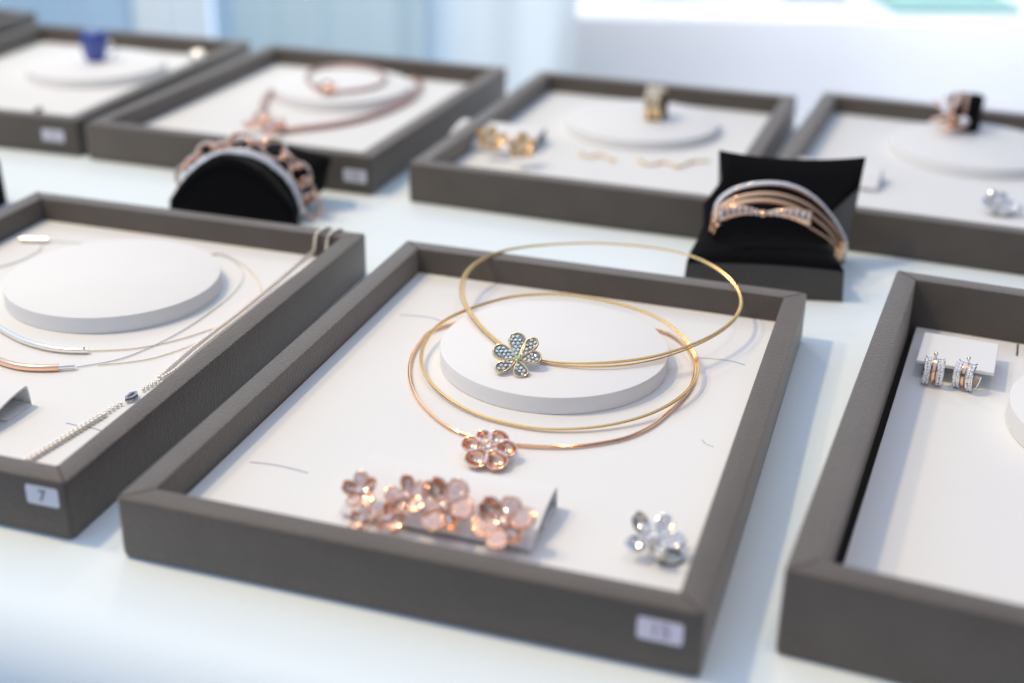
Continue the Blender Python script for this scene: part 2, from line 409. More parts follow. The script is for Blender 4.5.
def draped_table(name, label, front, back, xl, xr, z, drop, m, seed, cat='tablecloth', amp=0.012, r=0.05, group=None):
    """cloth over a table: flat top, rounded edge, skirt with soft folds. front/back are (p0, p1) edge end points."""
    rnd = random.Random(seed); P = [Vector((*front[0], 0)), Vector((*front[1], 0)), Vector((*back[1], 0)), Vector((*back[0], 0))]
    per = []; nrm = []
    for i in range(4):
        a, b = P[i], P[(i+1) % 4]; n = (120, 50)[i % 2]; L = (b-a).length
        for j in range(n): 
            per.append(a.lerp(b, j/n)); nrm.append((b-a).cross(Z3).normalized())
    # smooth normals round the corners
    m_ = len(per); nn = []
    for i in range(m_):
        s_ = Vector()
        for d in range(-2, 3): s_ += nrm[(i+d) % m_]
        nn.append(s_.normalized())
    ph = [rnd.random()*6.3 for _ in range(3)]
    rows = []; cen = sum(P, Vector())/4; acc = 0
    prof = [(-r*1.0, 0, 0)]+[(-r+r*sin(radians(a)), -r+r*cos(radians(a)), 0) for a in (15, 30, 45, 60, 75, 90)]+[(0.0+0.02*t, -r-(drop-r)*t, t) for t in (0.05, 0.12, 0.25, 0.5, 0.75, 1.0)]
    for off, dz, t in prof:
        row = []; 
        for i in range(m_):
            arc = ((i if i < 120 else 0)*(P[1]-P[0]).length/120+(max(0, i-120))*0.06)
            w_ = amp*3*t**0.8*(sin(arc*7+ph[0])+0.6*sin(arc*12.3+ph[1]))
            row.append(per[i]+nn[i]*(off+w_)+Vector((0, 0, z+dz)))
        rows.append(row)
    mb = MB(); mb.grid(rows[::-1], closed_v=True)
    # top as a fan towards the centre with gentle relief
    B = rows[0]; NA, NB = 120, 50
    bot = [B[i] for i in range(NA+1)]; rgt = [B[NA+i] for i in range(NB+1)]; top = [B[NA+NB+i] for i in range(NA+1)][::-1]; lft = [B[(2*NA+NB+i) % m_] for i in range(NB+1)][::-1]
    tr = []
    for j in range(NB+1):
        q = j/NB; row = []
        for i in range(NA+1):
            p_ = i/NA
            v = (bot[i]*(1-q)+top[i]*q)+(lft[j]*(1-p_)+rgt[j]*p_)-(bot[0]*(1-p_)*(1-q)+bot[NA]*p_*(1-q)+top[0]*(1-p_)*q+top[NA]*p_*q)
            if 0 < i < NA and 0 < j < NB: v = v+Z3*(-0.0012+0.0012*sin(i*0.37+ph[0])*sin(j*0.5+i*0.11+ph[1]))
            row.append(v)
        tr.append(row)
    mb.grid(tr)
    o = mb.build(name, m, at=(cen.x, cen.y, z), weld=0.0008, angle=60)
    tag(o, label, cat, group); return o
# main display table
E0, E1 = Vector((-3.6, 2.315)), Vector((2.2, 0.34))
dr = (E1-E0).normalized()
off_ = Vector((-dr.y, dr.x))*0.0
far0 = Vector((-3.4, 5.08)); far1 = Vector((2.6, 3.22))
draped_table('tablecloth', 'pale blue white cloth draped over the display table, under all the trays', ((E0.x, E0.y), (E1.x, E1.y)), ((far0.x, far0.y), (far1.x, far1.y)), 0, 0, 0, 2.85, M_CLOTH, 11, amp=0.010, r=0.09)
draped_table('tablecloth', 'white cloth over the far table that carries papers and a teal folder', ((0.22, 5.06), (4.2, 5.25)), ((0.28, 6.2), (4.2, 6.3)), 0, 0, 0.012, 2.85, M_CLOTH2, 12, amp=0.006, r=0.03)
def slab(name, label, cat, c, ex, ey, ez, rz, m, group=None, extra=None):
    X = Vector((cos(rz), sin(rz), 0)); Y = Vector((-sin(rz), cos(rz), 0)); b = Vector((c[0], c[1], c[2]))
    root = thing(name, label, cat, b, group)
    mb = MB(); mb.box(b+Z3*(ez*0.5), ex, ey, ez*0.9, X, Y); mb.build('cover', m, root, bevel=0.002)
    mb = MB(); mb.box(b+Z3*(ez*0.5)+Y*0.006, ex*0.97, ey*0.97, ez*0.55, X, Y); mb.build('pages', M_PAPER, root)
    if extra: extra(root, b, X, Y)
    return root
ZT = 0.014
P = on_z(948, 10, ZT); slab('folder', 'teal green folder lying on the far white table', 'folder', (P.x, P.y+0.08, ZT), 0.50, 0.34, 0.03, 0.03, M_TEAL)
P = on_z(680, 0, ZT)
def prn(root, b, X, Y):
    mb = MB(); mb.box(b+Z3*0.0215-X*0.10-Y*0.07, 0.14, 0.05, 0.001, X, Y); mb.build('printed_panel', M_DARKP, root)
    mb = MB(); mb.box(b+Z3*0.0215+X*0.08-Y*0.10, 0.18, 0.02, 0.001, X, Y); mb.build('pink_band', M_PINKP, root)
slab('brochure', 'pale lilac brochure with dark panel on the far white table', 'brochure', (P.x+0.06, P.y+0.09, ZT), 0.52, 0.34, 0.02, 0.02, M_PAPER, extra=prn)
P = on_z(815, 0, ZT)
slab('brochure', 'small blue grey brochure beside the teal folder', 'brochure', (P.x, P.y+0.08, ZT), 0.26, 0.26, 0.018, -0.05, mat('blue_grey_print', (0.35, 0.42, 0.62), 0.5))

# ------------------------------------------------------------------ trays
for k in range(8): make_tray(k, gapl=(0.013 if k == 2 else None))
sticker(0, 660, 631, 0.054, 0.030, '15', M_LBL, M_INK2, 0.026)
sticker(1, 42.5, 496, 0.050, 0.029, '7', M_LBLW, M_INK, 0.024)
sticker(3, 53, 135.5, 0.062, 0.030, '11', M_LBLW, M_INK2, 0.025)
sticker(4, 355, 176, 0.058, 0.031, '12', M_LBLW, M_INK2, 0.025)
slit(0, [(250, 462), (268, 464), (285, 467), (308, 473)])
slit(0, [(400, 315), (418, 316), (432, 318), (441, 321)])
slit(0, [(694, 357.5), (715, 359), (731, 361), (745, 365)])
slit(0, [(702, 440), (706, 444), (714, 447)], 0.0007)
slit(1, [(66, 423), (80, 426), (92, 428), (102, 431)])
slit(2, [(1018, 344), (1017, 356)], 0.0016, M_SEAM)

RR = 0.188
riser(0, 0.010, 0.172, RR, 0.029, 'white disc under the gold choker in the tray numbered 15')
riser(1, 0.013, 0.180, RR+0.004, 0.030, 'bare white disc in the tray numbered 7')
riser(2, 0.028, 0.180, RR, 0.036, 'white disc cut off by the right edge of the photo')
riser(3, 0.040, 0.150, 0.200, 0.026, 'white disc under the blue ring')
riser(4, -0.005, 0.190, 0.195, 0.028, 'white disc encircled by the brown rose gold necklace')
riser(5, 0.012, 0.170, 0.200, 0.024, 'white disc under the gold ring on a small black holder')
riser(6, 0.045, 0.205, 0.205, 0.026, 'white disc under the rose gold ring with black stone')

# ------------------------------------------------------------------ chokers of tray 15
FLz = FL
def plane_pts(pxs, k, v0, z0, v1, z1):
    """points where pixel rays meet a plane rising along the tray's depth"""
    X, Y = ax(k); A = G(k, 0, v0, z0); B = G(k, 0, v1, z1); n = X.cross(B-A).normalized()
    return [on_plane(a, b, A, n) for a, b in pxs], n, A
chA = [(515, 354), (495, 340), (478, 324), (466, 307), (461.5, 293), (463, 279), (472, 266), (488, 256), (510, 249), (545, 244.8), (590, 243), (630, 245), (670, 250), (700, 259), (724, 273), (738, 289), (742, 304), (735, 319), (718, 333), (694, 345), (662, 356), (630, 362), (598, 364.5), (566, 364), (542, 361)]
ptsA, nA, A0 = plane_pts(chA, 0, 0.10, 0.0765, 0.475, 0.0935)
cA = smooth_closed(catmull(ptsA, True, 6), 6)
cenA = sum(cA, Vector())/len(cA)
root = thing('choker_necklace', 'yellow gold wire choker with pale blue stone flower, resting on the disc', 'necklace', (cA[0].x, cA[0].y, FL+0.029), 'choker necklaces in the tray numbered 15')
nC = len(cA)
for i, (d0, d1, dz, ph) in enumerate(((-0.0030, -0.0140, 0.0, 0.4), (0.0000, 0.0006, 0.0012, 1.3), (0.0030, 0.0150, 0.0002, 2.1))):
    out = []
    for j, p in enumerate(cA):
        s_ = j/nC; 
        KN = ((0, 0.0022), (0.2, 0.0034), (0.42, 0.0010), (0.6, 0.0012), (0.72, 0.0036), (0.86, 0.0085), (0.95, 0.0030), (1.0, 0.0022))
        a = max(k for k in range(7) if KN[k][0] <= s_); t_ = (s_-KN[a][0])/(KN[a+1][0]-KN[a][0]); w_ = KN[a][1]+(KN[a+1][1]-KN[a][1])*(3*t_*t_-2*t_**3)
        q = (p-cenA).normalized(); out.append(p+q*(w_*(i-1)*(1+0.25*sin(5*s_+ph)))+nA*dz)
    mb = MB(); mb.tube(smooth_closed(out, 4), 0.00150, True, 8); mb.build('wire', M_GOLD, root)

def teardrop(L, Wd, n=22, r0=0.0, notch=0.0):
    out = []
    for i in range(n):
        t = 2*pi*i/n; c = 0.5-0.5*cos(t)              # 0 at base .. 1 at tip
        x_ = r0+(L-r0)*c; y_ = Wd/2*sin(t)*(0.45+0.75*c)
        if notch: x_ -= notch*max(0, 1-abs(y_)/(Wd*0.28))*(1 if c > 0.8 else 0)
        out.append((x_, y_))
    return out
def inside(ol, p):
    c = False; n = len(ol); j = n-1
    for i in range(n):
        xi, yi = ol[i]; xj, yj = ol[j]
        if (yi > p[1]) != (yj > p[1]) and p[0] < (xj-xi)*(p[1]-yi)/(yj-yi)+xi: c = not c
        j = i
    return c
def pave_petal(root, C, D, n, L, Wd, bed, rim, stone, sr=0.0024, r0=0.004, lift=0.15, thick=0.004, rimr=0.0011, notch=0, name='petal'):
    """petal plate with raised metal rim, set with stones; D is its direction, n its facing"""
    D = (D-n*D.dot(n)).normalized(); D2 = (D+n*lift).normalized(); Sd = n.cross(D).normalized(); N2 = D2.cross(Sd).normalized()
    if N2.dot(n) < 0: N2 = -N2
    ol = teardrop(L, Wd, 24, r0, notch); mb = MB(); mb.prism(ol, C, D2, Sd, N2, -thick, 0)
    pt = mb.build(name, bed, root, bevel=0)
    mb = MB(); mb.tube([C+D2*a+Sd*b+N2*0.0004 for a, b in ol], rimr, True, 6); mb.tube([C+D2*a+Sd*b-N2*thick*0.6 for a, b in ol], rimr*1.1, True, 6)
    mb.build('rim', rim, pt)
    st = MB(); k = 0; y_ = -Wd; sp = sr*2.12; row = 0
    small = [(a*0.86+0.05*L, b*0.80) for a, b in ol]
    a = r0
    while a < L:
        b = -Wd/2+(sp/2 if row % 2 else 0)
        while b < Wd/2:
            if inside(small, (a, b)): st.gem(C+D2*a+Sd*b+N2*0.0006, sr*(0.92+0.1*random.random()), (N2+Vector((random.uniform(-.25, .25), random.uniform(-.25, .25), random.uniform(-.25, .25)))).normalized()); k += 1
            b += sp
        a += sp*0.87; row += 1
    if k: st.build('stones', stone, pt, smooth=False)
    return pt
# the flower of the upper choker: tilted up towards the viewer
Cf = on_plane(518, 359.5, A0, nA)+Z3*0.032
nF = Vector((0.05, -0.52, 0.85)).normalized()
Cf = on_plane(518, 359.5, Cf, nF)
def dirpx(C, n, px, py, C_px):
    a = on_plane(px, py, C, n); return a-C
fl = root
head = MB(); head.ball(Cf-nF*0.002, 0.006, 10, 6, sz=0.6); hd = head.build('pendant_boss', M_PGOLD, root)
for (tx, ty, wd, st_) in ((517, 334, 0.030, M_BLUEST), (536, 339.5, 0.0205, M_CHAMP), (494, 349, 0.029, M_BLUEST), (496, 370.5, 0.020, M_CHAMP), (522, 377.5, 0.025, M_CHAMP), (541, 357, 0.024, M_CHAMP)):
    d = dirpx(Cf, nF, tx, ty, None)
    pave_petal(root, Cf, d, nF, d.length, wd, M_DARKBED, M_PGOLD, st_, sr=0.0033, r0=0.005, lift=0.05, thick=0.0045, rimr=0.0014)
mb = MB(); mb.gem(Cf+nF*0.005, 0.0052, nF, 8); mb.build('centre_stone', M_GREEN, root, smooth=False)

chB = [(556, 429.5), (530, 427.6), (503, 422), (480, 415.5), (456, 404), (440, 392.5), (427.5, 379), (421.5, 365), (422, 350), (430, 334), (443, 322), (464, 311), (499, 299.5), (523, 295.5), (554, 294), (582, 296.5), (615, 303), (648, 313), (673.5, 328), (690, 346), (697.5, 364), (695, 381), (681, 397), (660, 410), (633, 420), (596, 427.5)]
ptsB, nB, B0 = plane_pts(chB, 0, -0.07, FL+0.004, 0.36, FL+0.033)
cB = smooth_closed(catmull(ptsB, True, 5), 5)
root = thing('choker_necklace', 'plain yellow gold choker lying round the disc in tray 15', 'necklace', (cB[0].x, cB[0].y, FL), 'choker necklaces in the tray numbered 15')
cenB = sum(cB, Vector())/len(cB)
for j, d in enumerate((-0.0017, 0.0017)):
    mb = MB(); mb.tube([p+(p-cenB).normalized()*d+Z3*0.0008*j for p in cB], 0.00165, True, 8); mb.build('wire', M_GOLD, root)
chC = [(540, 446.4), (514, 444.5), (490, 441), (467, 435), (447, 426.5), (428, 411), (415.6, 395.5), (410, 380), (409.5, 367), (413, 353), (422, 340), (437, 327)]
ptsC = [on_z(a, b, FL+0.004) for a, b in chC]+[G(0, -0.10, 0.346, FL+0.004), G(0, 0.0, 0.368, FL+0.004), G(0, 0.10, 0.343, FL+0.004)]+[on_z(a, b, FL+0.004) for a, b in [(662, 331), (677, 338.5), (690, 351), (695.5, 368), (692, 384), (682, 399), (659, 421), (640, 432), (618, 440), (575, 446.5)]]
cC = smooth_closed(catmull(ptsC, True, 5), 5)
root = thing('choker_necklace', 'rose gold choker with glossy rose gold flower, lowest on the pad of tray 15', 'necklace', (cC[0].x, cC[0].y, FL), 'choker necklaces in the tray numbered 15')
mb = MB(); mb.tube(cC, 0.0028, True, 10); mb.build('wire', M_COPPER, root)

def cup_petal(root, C, D, n, L, Wd, m, h=0.010, lift=0.25, fold=0.5, name='petal', nt_=0.12, thick=0.0012):
    """polished petal curled up at its rim, heart-notched at the tip"""
    D = (D-n*D.dot(n)).normalized(); Sd = n.cross(D).normalized(); rows = []
    for i in range(9):
        r_ = i/8; row = []
        for j in range(-5, 6):
            t = j/5; wid = Wd/2*(sin(pi*min(r_*0.93+0.03, 1))**0.6)*(0.55+0.6*r_)
            a = L*r_*(1-0.10*t*t*r_)-(nt_*L*max(0, 1-abs(t)*2.2) if i == 8 else 0)
            z_ = lift*L*r_*r_+h*(t*t)*(0.3+0.7*r_)*fold*2-h*0.4*sin(pi*r_)
            row.append(C+D*a+Sd*(wid*t)+n*z_)
        rows.append(row)
    mb = MB(); mb.grid(rows); return mb.build(name, m, root, solid=thick, angle=70)
def stones_line(root, pts, sr, n, m, name='stones'):
    mb = MB()
    for p in pts: mb.gem(p, sr, (n+Vector((random.uniform(-.3, .3), random.uniform(-.3, .3), random.uniform(-.2, .2)))).normalized())
    return mb.build(name, m, root, smooth=False)
nR = Vector((0.0, -0.30, 0.95)).normalized()
Cr = on_z(489.5, 448, FL+0.019)
def heart_petal(root, C, D, n, L, Wd, m, depth=0.006, name='petal'):
    """broad polished petal: two rounded lobes folded down from a pave ridge"""
    D = (D-n*D.dot(n)).normalized(); Sd = n.cross(D).normalized(); pt = None
    rows = []
    for i in range(11):
        q = i/10; row = []
        for j in range(-8, 9):
            t = j/8
            wid = Wd/2*(0.16+0.84*sin(min(q*1.25, 1)*pi/2)**0.9)*(1 if q < .8 else sqrt(max(0, 1-((q-.8)/.2)**2))*0.45+0.55)
            a = L*q*(1+0.10*sin(abs(t)*pi)) - L*0.10*(1-min(1, abs(t)*2.5))*max(0, q-.7)/.3 - L*0.14*abs(t)**3*q
            z_ = depth*(0.55*cos(t*pi*1.05)-0.25)*min(1, q*2.2) - depth*0.8*max(0, q-.75)*4*0.6
            row.append(C+D*a+Sd*(wid*t)+n*z_)
        rows.append(row)
    mb = MB(); mb.grid(rows); pt = mb.build(name, m, root, solid=0.0022, angle=75)
    st = MB()
    for i in range(6): st.gem(C+D*(L*(0.16+0.11*i))+n*(depth*0.42), 0.0026, (n+Vector((random.uniform(-.3, .3), random.uniform(-.3, .3), 0))).normalized())
    st.build('stones', M_PINKST, pt, smooth=False); return pt
def bowl(root, C, D, n, a, b, dep, m, name='petal'):
    D = (D-n*D.dot(n)).normalized(); Sd = n.cross(D).normalized(); rows = []
    for i in range(7):
        f_ = radians(90-15*i)                    # pole to rim
        rows.append([C+D*(a*cos(f_)*cos(p)*(1+0.18*cos(p)))+Sd*(b*cos(f_)*sin(p)*(1+0.25*cos(p)))-n*(dep*sin(f_)-0.004*cos(f_)*max(0, -cos(p))) for p in [2*pi*k/24 for k in range(24)]])
    mb = MB(); mb.grid(rows, closed_v=True); pt = mb.build(name, m, root, solid=0.0016, angle=75, weld=0.0001)
    mb = MB(); mb.tube(rows[-1], 0.0013, True, 6); mb.build('rim', m, pt); return pt
tips = ((502, 434), (514, 449), (499, 467), (471, 463), (465, 443), (482, 433))
dv = [dirpx(Cr, nR, a, b, None) for a, b in tips]
for i, d in enumerate(dv):
    bowl(root, Cr+d*0.62+nR*0.001, d, nR, d.length*0.42, (0.0150, 0.0135, 0.0155, 0.0160, 0.0140, 0.0105)[i], 0.011, M_ROSE)
    d2 = (d.normalized()+dv[(i+1) % 6].normalized()).normalized(); L2 = (d.length+dv[(i+1) % 6].length)*0.40; sd2 = nR.cross(d2).normalized()
    mb = MB(); mb.box(Cr+d2*L2*0.5+nR*0.0015, L2, 0.0052, 0.004, d2, sd2, nR); sp_ = mb.build('pave_strip', M_ROSEBED, root, bevel=0.0008)
    stones_line(sp_, [Cr+d2*(L2*(0.15+0.17*q))+nR*0.0038 for q in range(6)], 0.0027, nR, M_PINKST)
mb = MB(); mb.ball(Cr+nR*0.003, 0.0055, 10, 6, sz=0.6); mb.build('pendant_boss', M_ROSE, root)

# ------------------------------------------------------------------ flower earrings
def flower(name, label, cat, C, n, x_up, R, petals, metal, bed, stone, group=None, sr=0.0032, style='mix', post=True, seed=0, boss=0.22, pw=1.0):
    rnd = random.Random(seed); n = n.normalized(); X = (x_up-n*x_up.dot(n)).normalized(); Y = n.cross(X)
    root = thing(name, label, cat, C-Z3*0.004, group)
    a0 = rnd.random()*6.28
    for i in range(petals):
        a = a0+2*pi*i/petals+rnd.uniform(-.12, .12); D = X*cos(a)+Y*sin(a); L = R*rnd.uniform(0.88, 1.08)
        if style == 'pave' or (style == 'mix' and i % 3):
            pave_petal(root, C, D, n, L, L*rnd.uniform(0.66, 0.78)*pw, bed, metal, stone, sr=sr*0.8, r0=R*0.15, lift=0.30, thick=0.004, rimr=0.0017)
        else:
            cp_ = cup_petal(root, C, D, n, L, L*rnd.uniform(0.72, 0.88)*pw, metal, h=R*0.22, lift=0.30, fold=0.7, nt_=0.06)
            stones_line(cp_, [C+D*(R*0.2+q*sr*1.9)+n*(R*0.05+q*q*R*0.02) for q in range(3)], sr*0.9, n, stone)
    mb = MB(); mb.ball(C+n*R*0.08, R*boss, 10, 6); bs = mb.build('boss', metal, root)
    stones_line(bs, [C+n*R*0.28+X*(cos(q)*R*.13)+Y*(sin(q)*R*.13) for q in (0, 2.1, 4.2)], sr*0.85, n, stone)
    if post:
        mb = MB(); mb.tube([C, C-n*R*0.55], 0.0016, n=8); mb.build('post', metal, root)
    return root
# ramp of tray 15 and the rose gold flowers standing along it
uu = [loc(0, on_z(557, 487, FL+0.034)), loc(0, on_z(352, 447, FL+0.034))]
UR, VB = uu[0]
ramp(0, -0.125, UR, VB-0.115, VB, 0.034, 'card ramp carrying the rose gold flowers in tray 15')
XU, YU = ax(0)
nE = (-YU*0.62+Z3*0.78).normalized()
GR = 'rose gold flower earrings on the ramp of tray 15'
for (px, py, zz, R_, pet, sd, lab) in (
        (361, 492, 0.040, 0.025, 5, 3, 'leftmost small rose gold flower earring on the ramp of tray 15'),
        (363, 520, 0.022, 0.018, 5, 5, 'tiny rose gold flower earring low at the left end of the ramp'),
        (390, 519, 0.022, 0.021, 5, 9, 'small rose gold flower earring low between two larger flowers'),
        (408, 497, 0.042, 0.028, 5, 11, 'rose gold flower earring second from left on the upper row of the ramp'),
        (445, 508, 0.036, 0.038, 5, 14, 'largest rose gold flower earring at the middle of the ramp'),
        (505, 524, 0.034, 0.038, 5, 21, 'rose gold flower earring at the right end of the ramp in tray 15')):
    C = on_z(px, py, FL+zz)
    flower('flower_earring', lab, 'earring', C, nE+XU*random.uniform(-.15, .15), Z3, R_*1.05, pet+(1 if R_ > 0.03 else 0), M_ROSE, M_ROSEBED, M_PINKST, GR, sr=0.0036, style='mix', seed=sd, pw=1.05)
C = on_z(654, 540, FL+0.020)
flower('flower_ring', 'white gold flower ring lying alone at the right front of tray 15', 'ring', C, (Z3*0.9-YU*0.35+XU*0.1), YU, 0.037, 5, M_SILV, M_SILVD, M_STONE, None, sr=0.0042, style='mix', seed=33, post=True, pw=0.85)
mb = MB(); Cc = C+XU*0.022-YU*0.004; rgp = [Vector((Cc.x, Cc.y, FL+0.0025))+XU*(0.017*cos(a))+YU*(0.017*sin(a)) for a in [2*pi*i/40 for i in range(40)]]
mb.tube(rgp, 0.0024, True, 8)
rg = [o for o in sc.collection.objects if o.get('label', '').startswith('white gold flower ring')][0]
mb.build('band', M_SILVD, rg)

# ------------------------------------------------------------------ tray 7: tube necklaces, chain, ramp
zf = FL+0.0045
def wire_path(pxs, k=1, z=None): return [on_z(a, b, FL+0.002 if z is None else z) for a, b in pxs]
back1 = [G(1, u, v, FL+0.002) for u, v in ((0.08, 0.39), (0.03, 0.385))]
root = thing('tube_necklace', 'white gold tube necklace on fine cable, upper of the two beside the bare disc', 'necklace', on_z(60, 348, FL), 'tube necklaces in the tray numbered 7')
mb = MB(); mb.tube(catmull(wire_path([(-70, 262), (-45, 292), (-20, 314), (0, 328), (22, 340), (45, 347), (66, 350), (88, 350.5)], z=FL+0.006), False, 6), 0.0050, n=12); tb = mb.build('tube', M_SILV, root)
mb = MB(); mb.ball(on_z(84, 348.5, FL+0.0105), 0.0022, 8, 5); mb.build('set_screw', M_SILVD, tb)
mb = MB(); mb.tube(catmull(wire_path([(88, 351), (130, 349), (167, 342.5), (200, 333), (232, 321), (254, 306), (261, 290), (254, 275), (240, 263), (222, 254)])+back1, False, 6), 0.0009, n=6); mb.build('cable', M_PGOLD, root)
mb = MB(); mb.tube(wire_path([(20, 239), (48, 240)], z=FL+0.006), 0.0052, n=12); mb.build('end_tube', M_SILV, root)
root = thing('tube_necklace', 'rose gold tube necklace with white gold tip, lower one near the card ramp', 'necklace', on_z(40, 366, FL), 'tube necklaces in the tray numbered 7')
mb = MB(); mb.tube(catmull(wire_path([(-60, 320), (-40, 338), (-20, 351), (0, 361), (20, 366.5), (40, 368), (59, 367.5)], z=FL+0.006), False, 6), 0.0060, n=12); mb.build('tube', M_ROSE, root)
mb = MB(); mb.tube(wire_path([(58, 367.2), (75, 366)], z=FL+0.0065), 0.0043, n=12); mb.build('tip', M_SILV, root)
mb = MB(); mb.tube(catmull(wire_path([(76, 367), (104, 362.5), (129, 356), (161, 342), (193, 324), (222, 303), (238, 287), (243, 274), (236, 263), (220, 255)])+[G(1, u, v, FL+0.003) for u, v in ((0.08, 0.39), (-0.05, 0.40), (-0.15, 0.365))]+wire_path([(46, 241), (40, 250), (22, 260), (0, 267), (-20, 271)]), False, 6), 0.0009, n=6); mb.build('cable', M_SILV, root)
mb = MB(); mb.tube(catmull(wire_path([(98, 365), (130, 362), (161, 356), (200, 341), (238, 318), (256, 296)]), False, 6), 0.0008, n=6); mb.build('cable', M_PGOLD, root)

def chain(pts, sp, r, m, parent, name='chain', jit=0.0, el=1.0):
    path = []; acc = 0; mb = MB(); last = Vector(pts[0]); d = 0; i = 0
    for a, b in zip(pts[:-1], pts[1:]):
        a = Vector(a); b = Vector(b); L = (b-a).length; t = -acc
        while t+sp <= L:
            t += sp; p = a.lerp(b, max(t, 0)/L if L else 0); T = (b-a).normalized(); Sd = T.cross(Z3)
            Sd = Sd.normalized() if Sd.length > 1e-4 else Vector((1, 0, 0))
            q = p+Sd*(jit*(1 if i % 2 else -1)); mb.ball(q, r, 6, 4, sx=el, X=T, Y=Sd, Z=T.cross(Sd)); i += 1
        acc = L-t
    return mb.build(name, m, parent)
X1, Y1 = ax(1); W1, D1, H1 = TR[1][3:6]
root = thing('chain_necklace', 'long white gold bead chain hanging over the back wall of tray 7', 'necklace', on_z(150, 385, FL))
root['label'] = 'long white gold bead chain hanging over the back wall of tray 7'; root['category'] = 'necklace'
for (dx, lo) in ((0, (298, 262)), (1, (311, 263))):
    a = on_z(lo[0], lo[1], FL+0.004); ua, va = loc(1, a); vin = D1/2-WT
    zt = H1+0.004
    up_u = ua+0.012
    pts = ([on_z(157+3*dx, 379, FL+0.004), on_z(168+8*dx, 369, FL+0.004), on_z(194+8*dx, 346.5, FL+0.004), on_z(233+7*dx, 317, FL+0.004), on_z(265+8*dx, 291, FL+0.004), G(1, up_u-0.01, vin-0.03, FL+0.004),
            G(1, up_u, vin-0.006, FL+0.012), G(1, up_u+0.006, vin-0.003, H1-0.004), G(1, up_u+0.01, vin+0.006, zt), G(1, up_u+0.016, D1/2-0.006, zt), G(1, up_u+0.018, D1/2+0.005, H1-0.01), G(1, up_u+0.02, D1/2+0.007, 0.03)])
    chain(catmull(pts, False, 8), 0.0068, 0.0036, M_CHAIN, root, 'bead_strand')
chain(catmull([on_z(160, 379, FL+0.004), on_z(150, 385, FL+0.004), on_z(141, 390, FL+0.004)], False, 6), 0.0046, 0.0030, M_CHAIN, root, 'link_strand', jit=0.002)
cl = MB(); P = on_z(131, 396, FL+0.006); T = (on_z(141, 389, FL+0.006)-on_z(121, 402, FL+0.006)).normalized(); Sd = T.cross(Z3)
cl.tube([P-T*0.014+Sd*0.002, P-T*0.006+Sd*0.006, P+T*0.004+Sd*0.006, P+T*0.012, P+T*0.006-Sd*0.005, P-T*0.006-Sd*0.004], [0.003, 0.0042, 0.004, 0.0035, 0.003, 0.0022], True, 8)
cl.build('clasp', M_SILVD, root)
chain(catmull([on_z(122, 402, FL+0.004), on_z(112, 408, FL+0.004), on_z(104, 413.5, FL+0.004)], False, 6), 0.0046, 0.0030, M_CHAIN, root, 'link_strand', jit=0.002)
chain(catmull([on_z(104, 413.5, FL+0.0045), on_z(80, 428, FL+0.0045), on_z(52, 445, FL+0.0045), on_z(22, 463, FL+0.0045)], False, 6), 0.0042, 0.0040, M_CHAIN, root, 'rope_strand', jit=0.0028)
ur, vr = loc(1, on_z(27, 386, FL+0.034))
ramp(1, ur-0.30, ur, vr-0.13, vr, 0.034, 'empty card ramp at the left edge of the photo in tray 7')

# ------------------------------------------------------------------ right tray: card with hoop earrings
X2, Y2 = ax(2); z2 = 0.034
cz = z2+0.030
pa, pb, pc, pd = [loc(2, on_z(a, b, cz)) for a, b in ((926, 333), (998, 346), (995, 374), (914, 362))]
card = thing('earring_card', 'small cream card holding the two pave hoops in the right tray', 'earring stand', G(2, (pa[0]+pb[0])/2, (pa[1]+pd[1])/2, z2))
u0, u1 = (pa[0]+pd[0])/2, (pb[0]+pc[0])/2; vf, vb = (pc[1]+pd[1])/2, (pa[1]+pb[1])/2
mb = MB(); mb.box(G(2, (u0+u1)/2, (vf+vb)/2, cz), u1-u0, vb-vf, 0.006, X2, Y2); mb.build('top_card', M_RISER, card, bevel=0.001)
mb = MB(); mb.box(G(2, (u0+u1)/2, vb-0.006, (z2+cz-0.003)/2+0.0003), (u1-u0)*0.94, 0.005, cz-0.003-z2, X2, Y2); mb.build('back_leg', M_RISER, card)
